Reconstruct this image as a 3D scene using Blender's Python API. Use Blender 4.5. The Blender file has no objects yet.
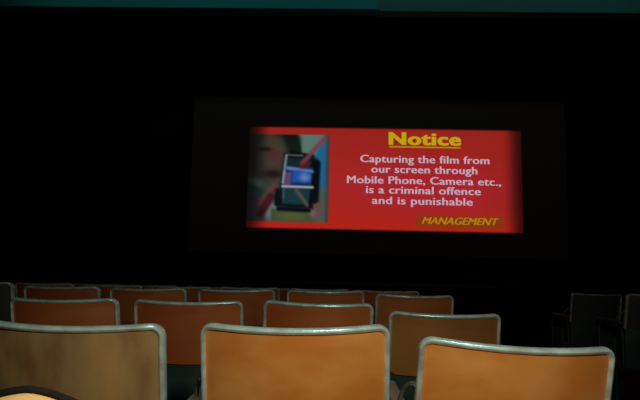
import bpy, bmesh, math, random
from mathutils import Vector, Matrix
random.seed(7)
C = bpy.context.scene
COL = C.collection
PI = math.pi

# ------------------------------------------------------------------ camera
EYE = 1.165
cam_d = bpy.data.cameras.new('camera')
cam_d.sensor_width = 36
cam_d.lens = 512 / 640 * 36
cam_d.clip_start = 0.02
cam = bpy.data.objects.new('camera', cam_d)
COL.objects.link(cam)
YAW, PITCH, ROLL = math.radians(1.6), math.radians(7.0), math.radians(1.3)
cam.matrix_world = (Matrix.Translation((0, 0, EYE)) @ Matrix.Rotation(YAW, 4, 'Z')
                    @ Matrix.Rotation(PI / 2 + PITCH, 4, 'X') @ Matrix.Rotation(ROLL, 4, 'Z'))
C.camera = cam

# ------------------------------------------------------------------ world, light, exposure
w = bpy.data.worlds.new('dark_hall')
C.world = w
w.use_nodes = True
w.node_tree.nodes['Background'].inputs[0].default_value = (0.3, 0.5, 0.6, 1)
w.node_tree.nodes['Background'].inputs[1].default_value = 0.0
C.view_settings.view_transform = 'Standard'
C.view_settings.look = 'None'
C.view_settings.exposure = 0
C.view_settings.gamma = 1
C.view_settings.use_curve_mapping = False


def light(name, kind, loc, target, energy, color, **kw):
    d = bpy.data.lights.new(name, kind)
    d.energy = energy
    d.color = color
    for k, v in kw.items():
        setattr(d, k, v)
    o = bpy.data.objects.new(name, d)
    COL.objects.link(o)
    o.location = loc
    o.rotation_euler = (Vector(target) - Vector(loc)).to_track_quat('-Z', 'Y').to_euler()
    return o


# warm lamp just above the photographer
light('warm_lamp_light', 'AREA', (0.14, 0.13, 1.50), (0.14, 1.3, 0.95), 11.8, (1.0, 0.88, 0.68),
      shape='DISK', size=0.10)
# cool house lamp in the ceiling over the first rows
light('cool_ceiling_light', 'AREA', (0.35, 1.05, 3.4), (0.1, 1.25, 1.0), 5.0, (0.50, 1.0, 0.90),
      shape='DISK', size=0.25, spread=math.radians(110))
# added strip light, out of view, to brighten the bulkhead
light('bulkhead_fill_light', 'AREA', (0.0, 7.7, 6.45), (0.0, 9.4, 6.15), 6.2, (0.6, 1.0, 0.97),
      shape='RECTANGLE', size=12.0, size_y=0.12, spread=math.radians(95))


# ------------------------------------------------------------------ materials
def mat(name, color, rough=0.6, metal=0.0, spec=0.5, emit=None, estr=1.0):
    m = bpy.data.materials.new(name)
    m.use_nodes = True
    b = m.node_tree.nodes['Principled BSDF']
    b.inputs['Base Color'].default_value = (*color, 1)
    b.inputs['Roughness'].default_value = rough
    b.inputs['Metallic'].default_value = metal
    b.inputs['Specular IOR Level'].default_value = spec
    if emit:
        b.inputs['Emission Color'].default_value = (*emit, 1)
        b.inputs['Emission Strength'].default_value = estr
    return m


def noisy(m, c1, c2, scale, stretch=(1, 1, 1), lo=0.35, hi=0.7, bump=0.0, third=None):
    nt = m.node_tree
    N, L = nt.nodes, nt.links
    b = N['Principled BSDF']
    tc = N.new('ShaderNodeTexCoord')
    mp = N.new('ShaderNodeMapping')
    mp.inputs['Scale'].default_value = stretch
    oi = N.new('ShaderNodeObjectInfo')
    add = N.new('ShaderNodeVectorMath'); add.operation = 'MULTIPLY_ADD'
    add.inputs[1].default_value = (1, 1, 1)
    sc = N.new('ShaderNodeMath'); sc.operation = 'MULTIPLY'; sc.inputs[1].default_value = 17.0
    L.new(oi.outputs['Random'], sc.inputs[0])
    L.new(tc.outputs['Object'], mp.inputs['Vector'])
    L.new(mp.outputs['Vector'], add.inputs[0])
    L.new(sc.outputs[0], add.inputs[2])
    nz = N.new('ShaderNodeTexNoise')
    nz.inputs['Scale'].default_value = scale
    nz.inputs['Detail'].default_value = 5
    L.new(add.outputs[0], nz.inputs['Vector'])
    cr = N.new('ShaderNodeValToRGB')
    cr.color_ramp.elements[0].position = lo
    cr.color_ramp.elements[0].color = (*c1, 1)
    cr.color_ramp.elements[1].position = hi
    cr.color_ramp.elements[1].color = (*c2, 1)
    if third:
        e = cr.color_ramp.elements.new((lo + hi) / 2)
        e.color = (*third, 1)
    L.new(nz.outputs['Fac'], cr.inputs['Fac'])
    L.new(cr.outputs['Color'], b.inputs['Base Color'])
    if bump:
        bp = N.new('ShaderNodeBump')
        bp.inputs['Strength'].default_value = bump
        bp.inputs['Distance'].default_value = 0.01
        L.new(nz.outputs['Fac'], bp.inputs['Height'])
        L.new(bp.outputs['Normal'], b.inputs['Normal'])
    return m


M = {}
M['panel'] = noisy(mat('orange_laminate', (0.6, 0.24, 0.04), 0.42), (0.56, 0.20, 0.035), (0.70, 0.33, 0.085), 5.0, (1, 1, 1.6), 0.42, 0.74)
M['panel_worn'] = noisy(mat('worn_tan_laminate', (0.4, 0.25, 0.1), 0.5), (0.22, 0.10, 0.040), (0.42, 0.27, 0.10), 5.5, (1.8, 1, 0.7), 0.32, 0.66, third=(0.31, 0.21, 0.085))
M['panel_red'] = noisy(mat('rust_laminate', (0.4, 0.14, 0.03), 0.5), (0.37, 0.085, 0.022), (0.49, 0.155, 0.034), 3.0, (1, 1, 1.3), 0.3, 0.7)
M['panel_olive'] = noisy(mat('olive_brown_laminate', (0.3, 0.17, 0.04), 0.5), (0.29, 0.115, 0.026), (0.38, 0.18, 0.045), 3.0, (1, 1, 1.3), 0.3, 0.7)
M['panel_dark'] = noisy(mat('dark_grey_vinyl', (0.03, 0.03, 0.02), 0.6), (0.035, 0.036, 0.024), (0.055, 0.055, 0.035), 4.0)
M['panel_slate'] = noisy(mat('slate_vinyl', (0.08, 0.08, 0.09), 0.6), (0.036, 0.04, 0.052), (0.056, 0.06, 0.078), 4.0)
M['rim'] = noisy(mat('aluminium_rim', (0.6, 0.66, 0.6), 0.28, 0.4), (0.46, 0.50, 0.46), (0.74, 0.92, 0.86), 22.0, (1, 1, 1), 0.3, 0.65, bump=0.15)
M['teal_metal'] = noisy(mat('teal_painted_steel', (0.05, 0.13, 0.12), 0.5, 0.0), (0.015, 0.036, 0.036), (0.032, 0.068, 0.066), 9.0, lo=0.3, hi=0.7)
M['grey_metal'] = noisy(mat('grey_bracket_steel', (0.12, 0.13, 0.12), 0.5, 0.2), (0.09, 0.10, 0.09), (0.15, 0.16, 0.15), 12.0)
M['beige_wood'] = noisy(mat('beige_armrest_wood', (0.4, 0.33, 0.25), 0.45), (0.17, 0.12, 0.085), (0.25, 0.18, 0.13), 6.0, (6, 1, 1))
M['steel_dark'] = noisy(mat('bolt_steel', (0.2, 0.2, 0.2), 0.4, 0.8), (0.15, 0.15, 0.15), (0.25, 0.25, 0.25), 30.0)
M['wall'] = noisy(mat('black_acoustic_wall', (0.004, 0.004, 0.0045), 0.9, spec=0.1), (0.003, 0.003, 0.0035), (0.006, 0.006, 0.0065), 3.0)
M['ceiling'] = noisy(mat('dark_ceiling', (0.006, 0.008, 0.008), 0.9, spec=0.1), (0.004, 0.005, 0.005), (0.008, 0.010, 0.010), 3.0)
M['floor'] = noisy(mat('dark_concrete', (0.01, 0.012, 0.012), 0.8, spec=0.2), (0.010, 0.012, 0.012), (0.022, 0.025, 0.025), 4.0, bump=0.2)
M['fascia_l'] = noisy(mat('teal_fascia_paint', (0.02, 0.2, 0.2), 0.7, spec=0.1), (0.018, 0.20, 0.20), (0.022, 0.24, 0.24), 0.6)
M['fascia_r'] = noisy(mat('green_teal_fascia_paint', (0.04, 0.16, 0.14), 0.7, spec=0.1), (0.040, 0.145, 0.13), (0.050, 0.175, 0.155), 0.6)
M['stage'] = noisy(mat('black_stage_cloth', (0.01, 0.012, 0.014), 0.85, spec=0.15), (0.008, 0.010, 0.012), (0.016, 0.018, 0.022), 2.0, (6, 1, 1))
M['masking'] = noisy(mat('black_masking_velvet', (0.004, 0.004, 0.004), 1.0, spec=0.02), (0.003, 0.003, 0.003), (0.005, 0.005, 0.005), 5.0)


# ------------------------------------------------------------------ mesh helpers
def finish(name, bm, m, parent=None, smooth=True, loc=None):
    me = bpy.data.meshes.new(name)
    bmesh.ops.recalc_face_normals(bm, faces=bm.faces)
    bm.to_mesh(me)
    bm.free()
    if smooth:
        for p in me.polygons:
            p.use_smooth = True
        try:
            me.set_sharp_from_angle(angle=math.radians(38))
        except Exception:
            pass
    if m:
        me.materials.append(m)
    o = bpy.data.objects.new(name, me)
    COL.objects.link(o)
    if parent:
        o.parent = parent
    if loc:
        o.location = loc
    return o


def box(bm, lo, hi, bevel=0.0, seg=2):
    r = bmesh.ops.create_cube(bm, size=1)
    vs = r['verts']
    for v in vs:
        v.co = Vector([(lo[i] + hi[i]) / 2 + v.co[i] * (hi[i] - lo[i]) for i in range(3)])
    if bevel:
        es = list({e for v in vs for e in v.link_edges})
        bmesh.ops.bevel(bm, geom=es, offset=bevel, segments=seg, affect='EDGES', profile=0.6)


def tube(bm, pts, r, n=10, sy=1.0, closed=False, axis=Vector((0, 1, 0))):
    """tube along pts; its section is r across the path and r*sy along 'axis'"""
    pts = [Vector(p) for p in pts]
    k = len(pts)
    rings = []
    for i, p in enumerate(pts):
        if closed:
            t = pts[(i + 1) % k] - pts[i - 1]
        else:
            t = pts[min(i + 1, k - 1)] - pts[max(i - 1, 0)]
        t.normalize()
        a = axis - t * axis.dot(t)
        if a.length < 1e-4:
            a = Vector((1, 0, 0)) - t * t.x
        a.normalize()
        b = t.cross(a)
        rings.append([bm.verts.new(p + a * (r * sy * math.cos(2 * PI * j / n)) + b * (r * math.sin(2 * PI * j / n))) for j in range(n)])
    m = k if closed else k - 1
    for i in range(m):
        A, B = rings[i], rings[(i + 1) % k]
        for j in range(n):
            bm.faces.new((A[j], A[(j + 1) % n], B[(j + 1) % n], B[j]))
    if not closed:
        bm.faces.new(rings[0])
        bm.faces.new(list(reversed(rings[-1])))


def empty(name, loc, label, cat, group=None, rz=0.0):
    o = bpy.data.objects.new(name, None)
    o.empty_display_size = 0.1
    COL.objects.link(o)
    o.location = loc
    o.rotation_euler = (0, 0, rz)
    o['label'] = label
    o['category'] = cat
    if group:
        o['group'] = group
    return o


def struct(name, lo, hi, m, bevel=0.0):
    bm = bmesh.new()
    box(bm, lo, hi, bevel)
    o = finish(name, bm, m, smooth=False)
    o['kind'] = 'structure'
    return o


# ------------------------------------------------------------------ the hall
XL, XR, YB, YF, H = -7.0, 7.0, -3.0, 12.4, 6.7
fb = bmesh.new()
prof = [(YB, 0.0), (3.75, 0.0), (YF, -0.052 * (YF - 3.75)), (YF, -0.7), (YB, -0.7)]
fa = [fb.verts.new((XL, y, z)) for y, z in prof]
fc = [fb.verts.new((XR, y, z)) for y, z in prof]
fb.faces.new(fa)
fb.faces.new(list(reversed(fc)))
for i in range(5):
    fb.faces.new((fa[i], fc[i], fc[(i + 1) % 5], fa[(i + 1) % 5]))
o = finish('floor', fb, M['floor'], smooth=False)
o['kind'] = 'structure'
struct('ceiling', (XL, YB, H), (XR, YF, H + 0.2), M['ceiling'])
struct('wall_left', (XL - 0.2, YB, -0.5), (XL, YF, H), M['wall'])
struct('wall_right', (XR, YB, -0.5), (XR + 0.2, YF, H), M['wall'])
struct('wall_front', (XL, YF, -0.5), (XR, YF + 0.2, H), M['wall'])
struct('wall_back', (XL, YB - 0.2, 0), (XR, YB, H), M['wall'])
BZ = 5.93                                     # lower edge of the bulkhead over the stage
SEAM = 0.76
struct('trim_1', (XL, 9.2, BZ + 0.02), (SEAM - 0.02, 9.45, H), M['fascia_l'], 0.01)
struct('trim_2', (SEAM + 0.02, 9.22, BZ), (XR, 9.47, H), M['fascia_r'], 0.01)
struct('trim_3', (SEAM - 0.02, 9.19, BZ + 0.01), (SEAM + 0.02, 9.44, H), M['fascia_l'], 0.005)
# raised stage below the screen
struct('trim_4', (XL, 10.6, -0.4), (XR, YF, 0.75), M['stage'], 0.02)
bm = bmesh.new()
box(bm, (-2.2, 10.15, -0.36), (3.4, 10.6, 0.38), 0.015)
box(bm, (-2.2, 10.375, 0.38), (3.4, 10.6, 0.56), 0.01)
o = finish('trim_5', bm, M['stage'], smooth=False)
o['kind'] = 'structure'

# ------------------------------------------------------------------ the screen
SY = 12.0                                     # screen plane
PX = 0.02377                                  # one photograph pixel on the screen, in metres
SX, SZ = 1.168, 3.176                           # centre of the lit slide
SW, SH = 272 * PX, 104 * PX


def emis(name, color, strength=1.0):
    m = bpy.data.materials.new(name)
    m.use_nodes = True
    nt = m.node_tree
    nt.nodes.clear()
    e = nt.nodes.new('ShaderNodeEmission')
    e.inputs[0].default_value = (*color, 1)
    e.inputs[1].default_value = strength
    out = nt.nodes.new('ShaderNodeOutputMaterial')
    nt.links.new(e.outputs[0], out.inputs[0])
    return m


def lin(c):
    return tuple(((x / 255 + 0.055) / 1.055) ** 2.4 if x > 10 else x / 255 / 12.92 for x in c)


scr = empty('cinema_screen', (SX, SY, 0.75), 'wide cinema screen on the dark front wall showing a red warning notice', 'screen')


def sp(u, v):
    """slide pixel (u right, v down, from the slide's upper left) to screen-local metres"""
    return (u - 136) * PX, (SZ - 0.75) + (52 - v) * PX


# dark cloth round the slide, faint projector glow put in as emission, black masking frame, posts to the stage
bm = bmesh.new()
x0, z1 = sp(-58, -30)
x1, z0 = sp(316, 128)
box(bm, (x0, 0.0, z0), (x1, 0.03, z1), 0.004)
cloth = mat('glowing_screen_cloth', (0.05, 0.045, 0.04), 0.9, spec=0.05, emit=lin((255, 190, 120)), estr=0.001)
finish('screen_cloth', bm, cloth, scr, smooth=False)
fr = bmesh.new()
f = 0.16
for lo, hi in (((x0 - f, -0.03, z0 - f), (x0, 0.06, z1 + f)), ((x1, -0.03, z0 - f), (x1 + f, 0.06, z1 + f)),
               ((x0, -0.03, z0 - f), (x1, 0.06, z0)), ((x0, -0.03, z1), (x1, 0.06, z1 + f))):
    box(fr, lo, hi, 0.01)
finish('masking_frame', fr, M['masking'], scr, smooth=False)
for s in (x0 + 0.5, x1 - 0.5):
    bm = bmesh.new()
    box(bm, (s - 0.06, 0.06, 0), (s + 0.06, 0.16, z1), 0.01)
    box(bm, (s - 0.2, 0.0, 0), (s + 0.2, 0.3, 0.04), 0.01)
    finish('post', bm, M['masking'], scr, smooth=False)


# --- the slide: a finely divided sheet whose picture is written per vertex
def smooth(a, b, x):
    t = max(0.0, min(1.0, (x - a) / (b - a)))
    return t * t * (3 - 2 * t)


def over(base, col, a):
    return [base[i] * (1 - a) + col[i] * a for i in range(3)]


def ell(u, v, cu, cv, ru, rv, soft=0.25):
    d = math.hypot((u - cu) / ru, (v - cv) / rv)
    return 1 - smooth(1 - soft, 1 + soft, d)


def seg(u, v, a, b, wd, soft=1.3):
    ax, ay = a; bx_, by = b
    dx, dy = bx_ - ax, by - ay
    t = max(0, min(1, ((u - ax) * dx + (v - ay) * dy) / (dx * dx + dy * dy)))
    d = math.hypot(u - ax - t * dx, v - ay - t * dy)
    return 1 - smooth(wd - soft, wd + soft, d)


def rect(u, v, a0, b0, a1, b1, soft=1.2):
    h = soft / 2
    return smooth(a0 - h, a0 + h, u) * (1 - smooth(a1 - h, a1 + h, u)) * smooth(b0 - h, b0 + h, v) * (1 - smooth(b1 - h, b1 + h, v))


def quad(u, v, pts, soft=1.2):
    """soft convex polygon, points clockwise on the picture"""
    a = 1.0
    for i in range(len(pts)):
        p, q = pts[i], pts[(i + 1) % len(pts)]
        dx, dy = q[0] - p[0], q[1] - p[1]
        l = math.hypot(dx, dy)
        d = (dx * (v - p[1]) - dy * (u - p[0])) / l
        a = min(a, smooth(-soft, soft, d))
    return a


def picture(u, v):
    """the still of someone holding a phone, struck through with a red cross (u 0..81, v 8..97)"""
    c = [62, 66, 62]
    c = over(c, [96, 124, 116], rect(u, v, 50, 4, 82, 40, 3))          # pale wall
    c = over(c, [34, 104, 148], quad(u, v, [(72, 30), (84, 10), (84, 66), (76, 66)], 2.5))
    c = over(c, [70, 96, 82], quad(u, v, [(74, 62), (84, 62), (84, 100), (74, 100)], 3))
    c = over(c, [16, 26, 20], ell(u, v, 38, 17, 20, 20, .18))          # hair
    c = over(c, [18, 30, 20], ell(u, v, 52, 26, 7, 12, .3))
    c = over(c, [60, 54, 46], ell(u, v, 24, 32, 19, 27, .25))          # face
    c = over(c, [70, 60, 50], ell(u, v, 30, 28, 14, 18, .4))
    c = over(c, [88, 46, 44], ell(u, v, 32, 30, 6, 5, .7))
    c = over(c, [40, 32, 28], ell(u, v, 22, 24, 7, 2.4, .6))
    c = over(c, [36, 28, 26], ell(u, v, 31, 49, 9, 4, .7))
    c = over(c, [78, 106, 96], ell(u, v, 9, 59, 12, 6, .5))            # collar
    c = over(c, [28, 74, 56], quad(u, v, [(5, 58), (30, 68), (28, 74), (4, 66)], 2.5))
    c = over(c, [62, 54, 60], quad(u, v, [(2, 70), (26, 72), (24, 98), (2, 98)], 3))
    c = over(c, [104, 120, 122], ell(u, v, 30, 86, 6, 10, .6))
    c = over(c, [70, 82, 58], rect(u, v, 30, 84, 76, 98, 4))
    c = over(c, [84, 92, 50], ell(u, v, 52, 91, 14, 4, .6))
    c = over(c, [100, 82, 78], ell(u, v, 76, 84, 7, 11, .4))           # right hand
    c = over(c, [96, 62, 60], seg(u, v, (33, 62), (20, 78), 3.6, 2.5))   # left finger
    c = over(c, [58, 22, 26], seg(u, v, (30, 72), (20, 90), 3.6, 2.5))
    c = over(c, [122, 96, 92], seg(u, v, (54, 66), (72, 88), 3.0, 2))
    # phone
    body = max(quad(u, v, [(42, 28), (74, 32), (72, 84), (36, 82)], 2.2), seg(u, v, (74, 38), (73, 74), 4.5, 2))
    body = max(body, seg(u, v, (36, 66), (36, 79), 2.6, 1.8), seg(u, v, (38, 84), (68, 85), 2.2, 1.6), seg(u, v, (50, 28), (70, 31), 2.4, 1.6))
    c = over(c, [10, 14, 22], body)
    c = over(c, [24, 42, 44], quad(u, v, [(45, 32), (69, 34), (68, 42), (43, 42)], 1.8))
    c = over(c, [26, 58, 66], quad(u, v, [(41, 62), (69, 64), (67, 80), (41, 79)], 2))
    c = over(c, [24, 48, 100], quad(u, v, [(43, 41), (71, 42), (69, 60), (41, 60)], 1.2))
    c = over(c, [124, 158, 200], seg(u, v, (46, 43), (70, 46), 1.6, 1.6) * .8)
    c = over(c, [36, 84, 176], quad(u, v, [(51, 45), (70, 47), (69, 57), (50, 57)], 1.8))
    c = over(c, [116, 150, 200], ell(u, v, 63, 52, 4.5, 4, .9) * .8)
    c = over(c, [96, 72, 110], quad(u, v, [(42, 47), (50, 47), (49, 60), (41, 60)], 1.6))
    c = over(c, [176, 186, 196], seg(u, v, (44, 30), (41, 58), 1.0, 1.3) * .8)
    c = over(c, [110, 120, 120], seg(u, v, (45, 29.5), (60, 30), .8, 1.2) * .8)
    c = over(c, [188, 198, 206], seg(u, v, (41, 61.5), (71, 62), 1.2, 1.2) * .9)
    c = over(c, [90, 116, 116], seg(u, v, (42, 64), (42, 74), .9, 1.2) * .6)
    c = over(c, [112, 82, 72], seg(u, v, (55, 65), (66, 80), 1.7, 1.6) * .8)
    # the red cross
    c = over(c, [128, 62, 76], seg(u, v, (60, 38), (82, 12), 2.3, 1.8) * .9)
    c = over(c, [112, 24, 34], seg(u, v, (60, 41), (66, 38), 2.6, 2.2) * .6)
    c = over(c, [116, 30, 44], seg(u, v, (23, 82), (34, 66), 1.7, 1.6) * .4)
    return c


def slide_rgb(u, v):
    r = [161, 37, 31]
    r = over(r, [150, 34, 30], smooth(60, 0, v) if v < 60 else 0)
    r = over(r, [150, 34, 26], smooth(215, 250, u) * .9)
    r = over(r, [176, 34, 24], smooth(70, 104, v) * .8)
    # warm and magenta bleed round the lettering
    r = over(r, [168, 34, 58], ell(u, v, 178, 60, 82, 26, .5) * .45)
    p = rect(u, v, -4, 8.5, 81, 97, 1.4)
    if p > 0:
        r = over(r, [q * .9 for q in picture(u + 6, v)], p)
    r = over(r, [118, 60, 14], rect(u, v, 168, 88, 254, 100, 5) * .7)
    # the projected image gives out softly at its rims
    e = smooth(-6, 24, u)
    e2 = 1 - smooth(252, 273, u) * .72
    k = (.30 + .70 * e) * e2
    k *= smooth(0, 2.4, v) * .9 + .1
    k *= 1 - smooth(102.5, 104, v) * .9
    k *= 1 - 0.55 * (1 - smooth(0, 22, u)) * (1 - smooth(0, 104, v) * .4)
    return [max(0, x * (k ** .9)) for x in r]


NU, NV = 272, 104
me = bpy.data.meshes.new('notice_slide')
verts, faces, cols = [], [], []
for j in range(NV + 1):
    for i in range(NU + 1):
        X, Z = sp(i * 272 / NU, j * 104 / NV)
        verts.append((X, -0.006, Z))
        cols.append(lin(slide_rgb(i * 272 / NU, j * 104 / NV)))
for j in range(NV):
    for i in range(NU):
        a = j * (NU + 1) + i
        faces.append((a, a + NU + 1, a + NU + 2, a + 1))
me.from_pydata(verts, [], faces)
at = me.color_attributes.new('slide_colour', 'FLOAT_COLOR', 'POINT')
for i, c in enumerate(cols):
    at.data[i].color = (*c, 1)
ms = emis('slide_light', (1, 0, 0))
an = ms.node_tree.nodes.new('ShaderNodeAttribute')
an.attribute_name = 'slide_colour'
ms.node_tree.links.new(an.outputs['Color'], ms.node_tree.nodes['Emission'].inputs[0])
me.materials.append(ms)
slide = bpy.data.objects.new('notice_slide', me)
COL.objects.link(slide)
slide.parent = scr
slide['label'] = 'red slide with a small picture and a printed warning'


def text_mesh(name, s, u0, u1, vtop, vbase, m, off=0.02, shear=0.0, spacing=1.0, y=-0.012, weight=0.33):
    """one line of lettering filling u0..u1, capitals from vtop to vbase"""
    cu = bpy.data.curves.new(name, 'FONT')
    cu.body = s
    cu.size = 1
    cu.offset = off
    cu.shear = shear
    cu.space_character = spacing
    cu.resolution_u = 3
    t = bpy.data.objects.new(name, cu)
    COL.objects.link(t)
    bpy.context.view_layer.update()
    dg = bpy.context.evaluated_depsgraph_get()
    m2 = bpy.data.meshes.new_from_object(t.evaluated_get(dg))
    bpy.data.objects.remove(t)
    xs = [v.co.x for v in m2.vertices]
    a, b = min(xs), max(xs)
    cap = 0.70
    X0, ZB = sp(u0, vbase)
    X1, ZT = sp(u1, vtop)
    for v in m2.vertices:
        x, yy = v.co.x, v.co.y
        v.co = (X0 + (x - a) / (b - a) * (X1 - X0), y, ZB + yy / cap * (ZT - ZB))
    # heavier strokes: the line is laid down three times, a fraction of a stroke apart
    mv = [v.co.copy() for v in m2.vertices]
    mf = [list(p.vertices) for p in m2.polygons]
    nv, d = len(mv), weight * PX
    m2 = bpy.data.meshes.new(name)
    m2.from_pydata([(c[0] + q * d, c[1] - 0.0004 * (q + 1), c[2]) for q in (-1, 0, 1) for c in mv], [],
                   [[i + q * nv for i in p] for q in range(3) for p in mf])
    m2.update()
    # one object per word
    bm = bmesh.new()
    bm.from_mesh(m2)
    seen, isl = set(), []
    for v in bm.verts:
        if v.index in seen:
            continue
        st, grp = [v], []
        seen.add(v.index)
        while st:
            q = st.pop()
            grp.append(q.index)
            for e in q.link_edges:
                z = e.other_vert(q)
                if z.index not in seen:
                    seen.add(z.index)
                    st.append(z)
        isl.append((min(m2.vertices[i].co.x for i in grp), max(m2.vertices[i].co.x for i in grp), grp))
    bm.free()
    isl.sort(key=lambda q: q[0])
    gaps, reach = [], isl[0][1]
    for i in range(1, len(isl)):
        gaps.append((isl[i][0] - reach, i))
        reach = max(reach, isl[i][1])
    cuts = sorted(i for g, i in sorted(gaps, reverse=True)[:len(s.split()) - 1])
    cuts = [0] + cuts + [len(isl)]
    for q in range(len(cuts) - 1):
        keep = sorted(i for it in isl[cuts[q]:cuts[q + 1]] for i in it[2])
        idx = {a: b for b, a in enumerate(keep)}
        me3 = bpy.data.meshes.new(name)
        me3.from_pydata([m2.vertices[i].co[:] for i in keep], [],
                        [[idx[i] for i in p.vertices] for p in m2.polygons if p.vertices[0] in idx])
        me3.materials.append(m)
        o = bpy.data.objects.new(name, me3)
        COL.objects.link(o)
        o.parent = slide
    return o


white = emis('white_lettering', lin((192, 166, 182)))
yellow = emis('yellow_lettering', lin((186, 160, 16)))
dim_yellow = emis('mustard_lettering', lin((176, 124, 18)))
ty = text_mesh('title_text', 'Notice', 141, 212, 4.5, 17, yellow, 0.02, spacing=1.08, weight=0.7)
ty['label'] = 'yellow underlined title'
bm = bmesh.new()
a, b = sp(141, 20.2), sp(212, 18.7)
box(bm, (a[0], -0.013, a[1]), (b[0], -0.008, b[1]))
o = finish('title_underline', bm, emis('underline_ink', lin((176, 130, 20))), slide, smooth=False)
for s, u0, u1, vb in (('Capturing the film from', 111, 240, 35.6),
                      ('our screen through', 122, 228, 46.0),
                      ('Mobile Phone, Camera etc.,', 98, 251, 57.0),
                      ('is a criminal offence', 117, 231, 66.8),
                      ('and is punishable', 123, 223, 77.4)):
    text_mesh('notice_word', s, u0 + 1.5, u1, vb - 7.6, vb, white, 0.0, spacing=1.05)
text_mesh('signature_text', 'MANAGEMENT', 173.5, 248.5, 89.3, 96.3, dim_yellow, 0.0, shear=0.35)

# ------------------------------------------------------------------ the cinema chair
SEAT_W, PITCH_X, TOP = 0.488, 0.548, 1.0
PH, PT = 0.28, 0.014                          # back panel height and thickness
BULGE = 0.062


def bow(x):
    """how far the back bows toward the row behind at x"""
    return -BULGE * (1 - (2 * x / SEAT_W) ** 2)


def sag(x):
    return -0.008 * (1 - (2 * x / SEAT_W) ** 2)


def make_chair(name, label, cat, group, panel):
    t = empty(name, (0, 0, 0), label, cat, group)
    # back panel: rounded, bowed sheet (origin y = ends of the back)
    w2, r = SEAT_W / 2 - 0.008, 0.024
    zt, zb = TOP - 0.009, TOP - PH
    nx, nz = 30, 16
    bm = bmesh.new()
    grids = []
    for side in (0, 1):
        g = []
        for j in range(nz + 1):
            row = []
            fz = j / nz
            z = zb + (zt - zb) * fz
            edge = w2
            dt = min(zt - z, z - zb)
            if dt < r:
                edge = w2 - r + math.sqrt(max(0, r * r - (r - dt) ** 2))
            for i in range(nx + 1):
                x = edge * (2 * i / nx - 1)
                y = bow(x) - 0.018 * math.sin(PI * fz) * 0 + (0.06 * (1 - fz) if True else 0)
                row.append(bm.verts.new((x, y + (PT if side else 0), z + sag(x) * fz)))
            g.append(row)
        grids.append(g)
    F, B = grids
    for j in range(nz):
        for i in range(nx):
            bm.faces.new((F[j][i], F[j][i + 1], F[j + 1][i + 1], F[j + 1][i]))
            bm.faces.new((B[j][i], B[j + 1][i], B[j + 1][i + 1], B[j][i + 1]))
    for j in range(nz):
        bm.faces.new((F[j][0], F[j + 1][0], B[j + 1][0], B[j][0]))
        bm.faces.new((F[j][nx], B[j][nx], B[j + 1][nx], F[j + 1][nx]))
    for i in range(nx):
        bm.faces.new((F[0][i], B[0][i], B[0][i + 1], F[0][i + 1]))
        bm.faces.new((F[nz][i], F[nz][i + 1], B[nz][i + 1], B[nz][i]))
    back = finish('backrest', bm, panel, t)

    # metal rim: up one side, over the top, down the other
    W, R = SEAT_W / 2 - 0.0085, 0.028
    pts = []

    def P(x, z):
        fz = (z - zb) / (zt - zb)
        pts.append((x, bow(x) + PT / 2 + 0.06 * (1 - fz), z + sag(x) * fz))
    for k in range(9):
        P(-W, zb + (TOP - 0.0085 - R - zb) * k / 9)
    for k in range(8):
        a = PI - (PI / 2) * k / 7
        P(-W + R + R * math.cos(a), TOP - 0.0085 - R + R * math.sin(a))
    for k in range(1, 24):
        P((-W + R) + (2 * W - 2 * R) * k / 24, TOP - 0.0085)
    for k in range(8):
        a = PI / 2 - (PI / 2) * k / 7
        P(W - R + R * math.cos(a), TOP - 0.0085 - R + R * math.sin(a))
    for k in range(9):
        P(W, TOP - 0.0085 - R - (TOP - 0.0085 - R - zb) * (k + 1) / 9)
    bm = bmesh.new()
    tube(bm, pts, 0.0088, 14, 2.1)
    rim = finish('metal_rim', bm, M['rim'], t)

    # steel under-back and straps
    bm = bmesh.new()
    n = 16
    A = []
    for z, yy in ((0.42, 0.125), (0.55, 0.095), (TOP - PH + 0.045, 0.078)):
        A.append([(x, bow(x) + yy, z) for x in [SEAT_W * 0.47 * (2 * i / n - 1) for i in range(n + 1)]])
    V = [[[bm.verts.new((p[0], p[1] + s, p[2])) for p in row] for row in A] for s in (0, 0.004)]
    for j in range(2):
        for i in range(n):
            bm.faces.new((V[0][j][i], V[0][j][i + 1], V[0][j + 1][i + 1], V[0][j + 1][i]))
            bm.faces.new((V[1][j][i], V[1][j + 1][i], V[1][j + 1][i + 1], V[1][j][i + 1]))
        for i in (0, n):
            bm.faces.new((V[0][j][i], V[0][j + 1][i], V[1][j + 1][i], V[1][j][i]))
    for i in range(n):
        bm.faces.new((V[0][0][i], V[1][0][i], V[1][0][i + 1], V[0][0][i + 1]))
        bm.faces.new((V[0][2][i], V[0][2][i + 1], V[1][2][i + 1], V[1][2][i]))
    finish('back_support', bm, M['teal_metal'], t)

    # seat: padded, folded down
    bm = bmesh.new()
    box(bm, (-SEAT_W * 0.46, 0.13, 0.405), (SEAT_W * 0.46, 0.55, 0.465), 0.02, 3)
    finish('seat', bm, panel, t)
    bm = bmesh.new()
    tube(bm, [(-PITCH_X / 2, 0.2, 0.39), (PITCH_X / 2 - 0.03, 0.2, 0.39)], 0.012, 10)
    finish('seat_bar', bm, M['teal_metal'], t)
    side_stand(t, -PITCH_X / 2)
    return t


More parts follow.
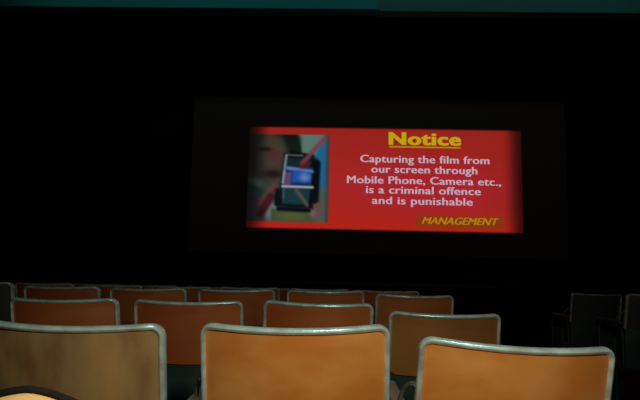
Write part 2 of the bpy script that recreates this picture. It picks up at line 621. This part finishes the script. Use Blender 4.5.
def side_stand(t, x):
    bm = bmesh.new()
    # stand: foot plate, upright plate, bent tube that carries the armrest
    box(bm, (x - 0.03, 0.10, 0.0), (x + 0.03, 0.46, 0.012), 0.003)
    box(bm, (x - 0.012, 0.14, 0.008), (x + 0.012, 0.34, 0.66), 0.008)
    pts = [(x, 0.03, 0.44), (x, 0.03, 0.69)]
    for k in range(9):
        a = PI - (PI / 2) * k / 8
        pts.append((x, 0.11 + 0.08 * math.cos(a), 0.69 + 0.065 * math.sin(a)))
    pts += [(x, 0.2, 0.755), (x, 0.33, 0.755)]
    for k in range(1, 7):
        a = PI / 2 - (PI / 2) * k / 6
        pts.append((x, 0.33 + 0.06 * math.cos(a), 0.695 + 0.06 * math.sin(a)))
    pts.append((x, 0.39, 0.42))
    pts.append((x, 0.03, 0.42))
    tube(bm, pts, 0.0115, 10, axis=Vector((1, 0, 0)))
    st = finish('side_stand', bm, M['teal_metal'], t)
    # bent strap from the edge of the back down to the armrest
    sg = 1 if x < 0 else -1
    bm = bmesh.new()
    pts = []
    for k in range(13):
        a = (PI / 2) * k / 12
        pts.append((x + sg * 0.034 * (1 - math.sin(a)), 0.035 + 0.075 * math.sin(a), 0.785 + 0.075 * math.cos(a)))
    tube(bm, pts, 0.006, 8, 1.6)
    finish('arm_bracket', bm, M['grey_metal'], t)
    bm = bmesh.new()
    box(bm, (x - 0.021, 0.03, 0.766), (x + 0.021, 0.38, 0.796), 0.011, 3)
    finish('armrest', bm, M['beige_wood'], t)
    for yy in (0.18, 0.30):
        bm = bmesh.new()
        bmesh.ops.create_cone(bm, cap_ends=True, segments=10, radius1=0.009, radius2=0.007, depth=0.01,
                              matrix=Matrix.Translation((x, yy, 0.017)))
        finish('bolt', bm, M['steel_dark'], st)


def copy_tree(o, parent=None):
    c = o.copy()
    COL.objects.link(c)
    c.parent = parent
    for ch in list(o.children):
        copy_tree(ch, c)
    return c


first = make_chair('cinema_chair', 'x', 'chair', 'x', M['panel'])
used = [False]
PIECES = {}


def chair(x, y, label, group, panel='panel', dz=0.0, rx=0.0, ry=0.0, rz=0.0, end=False):
    o = copy_tree(first)
    o.location = (x, y, floor_z(y + 0.28))
    o.rotation_euler = (rx, 0, rz)
    # worn fixings: each back sits a little higher, lower or more aslant than its neighbours
    pv = Vector((0, 0, 0.86))
    q = Matrix.Rotation(ry, 3, 'Y')
    for ch in o.children:
        if ch.name.split('.')[0] in ('backrest', 'metal_rim'):
            ch.location = pv - q @ pv + Vector((0, 0, dz))
            ch.rotation_euler = (0, ry, 0)
    o['label'] = label
    o['group'] = group
    if panel != 'panel':
        for ch in o.children:
            if ch.name.split('.')[0] in ('backrest', 'seat') + (('armrest',) if panel == 'panel_slate' else ()):
                if (panel, ch.name.split('.')[0]) not in PIECES:
                    d = ch.data.copy()
                    d.materials.clear()
                    d.materials.append(M[panel])
                    PIECES[(panel, ch.name.split('.')[0])] = d
                ch.data = PIECES[(panel, ch.name.split('.')[0])]
    if end:
        side_stand(o, PITCH_X / 2)
    return o


R1, DR = 1.335, 0.955
FLAT, SLOPE = 3.75, 0.052                     # the floor falls toward the stage beyond the third row


def floor_z(y):
    return -SLOPE * max(0.0, y - FLAT)


row_y = lambda n: R1 + DR * (n - 1)
g1, g2, g3 = 'chairs in the nearest row', 'chairs in the second row', 'chairs in the third row'

CHAIRS = []   # (first chair uses the prototype; the aisle-end stand is added after all copies)
def put(*a, **k):
    CHAIRS.append((a, k))

put(-0.672, row_y(1), 'worn tan-brown chair back with a metal rim, leftmost in the nearest row', g1, 'panel_worn', dz=0.004)
put(-0.092, row_y(1), 'large bright orange chair back with a metal rim, middle of the nearest row', g1, 'panel', dz=0.013, ry=-0.016)
put(0.461, row_y(1), 'bright orange chair back with slanting rim, rightmost in the nearest row', g1, 'panel', dz=-0.017, ry=0.032, end=True)

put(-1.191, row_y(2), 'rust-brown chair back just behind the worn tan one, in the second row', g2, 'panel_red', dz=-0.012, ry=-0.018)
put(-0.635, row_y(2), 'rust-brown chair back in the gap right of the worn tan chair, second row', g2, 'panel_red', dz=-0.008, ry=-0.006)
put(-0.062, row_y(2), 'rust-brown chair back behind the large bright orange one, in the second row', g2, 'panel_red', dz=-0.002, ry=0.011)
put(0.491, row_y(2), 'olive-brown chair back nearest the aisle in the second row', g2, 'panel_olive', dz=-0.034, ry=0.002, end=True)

ordn = ['nearest', 'second from', 'third from', 'fourth from', 'fifth from', 'sixth from', 'seventh from', 'eighth from']
rown = {3: 'third', 4: 'fourth', 5: 'fifth', 6: 'sixth'}
D3 = [(0.511, -0.014, 0.0), (-0.042, 0.0, -0.010), (-0.600, -0.006, -0.018), (-1.160, -0.012, -0.018), (-1.712, -0.012, -0.012)]
for k, (x, dz, ry) in enumerate(D3):
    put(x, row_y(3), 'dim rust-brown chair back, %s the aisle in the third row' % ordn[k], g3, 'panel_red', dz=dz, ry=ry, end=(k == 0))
put(-2.272, row_y(3), 'dark grey chair back cut off by the left edge, in the third row', g3, 'panel_dark', dz=0.004)
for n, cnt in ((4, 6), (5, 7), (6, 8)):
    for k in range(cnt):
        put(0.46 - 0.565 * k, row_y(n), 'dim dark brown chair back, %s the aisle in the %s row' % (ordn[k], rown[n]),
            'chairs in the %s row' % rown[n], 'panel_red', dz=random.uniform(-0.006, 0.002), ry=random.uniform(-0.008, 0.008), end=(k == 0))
for n in (4, 5):
    for k in range(n - 3):
        put(2.585 + 0.565 * k, row_y(n), 'dark slate chair back across the aisle, %s the aisle in the %s row' % (ordn[k], rown[n]),
            'chairs across the aisle', 'panel_slate', dz=0.02)
# copy everything before the prototype receives any extra stand
ends = []
for a, k in CHAIRS:
    e = k.pop('end', False)
    o = chair(*a, **k)
    if e:
        ends.append(o)
for o in ends:
    side_stand(o, PITCH_X / 2)

# the photographer's own row: the chair beside, which carries the bag
c0 = chair(-0.52, 0.0, 'orange chair of the photographer\'s row, carrying the tan bag', 'chairs of the row behind', 'panel')

for o in list(first.children_recursive) + [first]:
    bpy.data.objects.remove(o)

# ------------------------------------------------------------------ tan rucksack standing on that chair
M['bag'] = noisy(mat('cream_tan_canvas', (0.6, 0.4, 0.18), 0.8, spec=0.2), (0.66, 0.38, 0.13), (0.78, 0.52, 0.22), 14.0, bump=0.2)
M['piping'] = noisy(mat('black_piping', (0.01, 0.01, 0.01), 0.8, spec=0.1), (0.006, 0.006, 0.006), (0.014, 0.013, 0.012), 20.0)
bag = empty('rucksack', (-0.345, 0.445, 0.465), 'tan rucksack with black piping, its rounded top showing at the bottom left corner', 'bag')


def outline(s=1.0, top=0.545, hw=0.13):
    p = []
    n = 40
    for i in range(n + 1):
        x = -hw + 2 * hw * i / n
        u = abs(x) / hw
        z = top - 0.055 * u ** 1.6 - 0.05 * max(0, u - 0.85) / 0.15
        p.append((x * s, z))
    return p


def slab(y0, y1, hw, top, m, name, parent, z0=0.0, crown=0.012):
    bm = bmesh.new()
    o2 = [(-hw * 0.93, z0), (-hw, z0 + 0.05)] + outline(1.0, top, hw) + [(hw, z0 + 0.05), (hw * 0.93, z0)]
    ys = [y0, y0 + crown, y1 - crown, y1]
    rings = []
    for k, y in enumerate(ys):
        s = 1.0 if k in (1, 2) else 0.93
        cz = (top + z0) / 2
        rings.append([bm.verts.new((x * s, y, z0 + (z - z0) * (1.0 if k in (1, 2) else 0.975))) for x, z in o2])
    N = len(o2)
    for k in range(3):
        for i in range(N):
            bm.faces.new((rings[k][i], rings[k][(i + 1) % N], rings[k + 1][(i + 1) % N], rings[k + 1][i]))
    bm.faces.new(rings[0])
    bm.faces.new(list(reversed(rings[3])))
    return finish(name, bm, m, parent)


body = slab(0.0, 0.17, 0.13, 0.545, M['bag'], 'bag_body', bag)
bm = bmesh.new()
tube(bm, [(x * 1.02, 0.155, z + 0.004) for x, z in [(-0.128, 0.05)] + outline(1.0) + [(0.128, 0.05)]], 0.0042, 8)
finish('piping', bm, M['piping'], bag)
bm = bmesh.new()
box(bm, (-0.085, -0.035, 0.05), (0.085, 0.005, 0.25), 0.014, 3)
finish('front_pocket', bm, M['bag'], bag)
bm = bmesh.new()
tube(bm, [(0.03 * math.cos(a) , 0.10, 0.52 + 0.02 * math.sin(a)) for a in [PI * k / 10 for k in range(11)]], 0.004, 8)
finish('grab_handle', bm, M['piping'], bag)
for s in (-1, 1):
    bm = bmesh.new()
    box(bm, (s * 0.07 - 0.018, 0.168, 0.06), (s * 0.07 + 0.018, 0.182, 0.46), 0.005)
    finish('shoulder_strap', bm, M['piping'], bag)
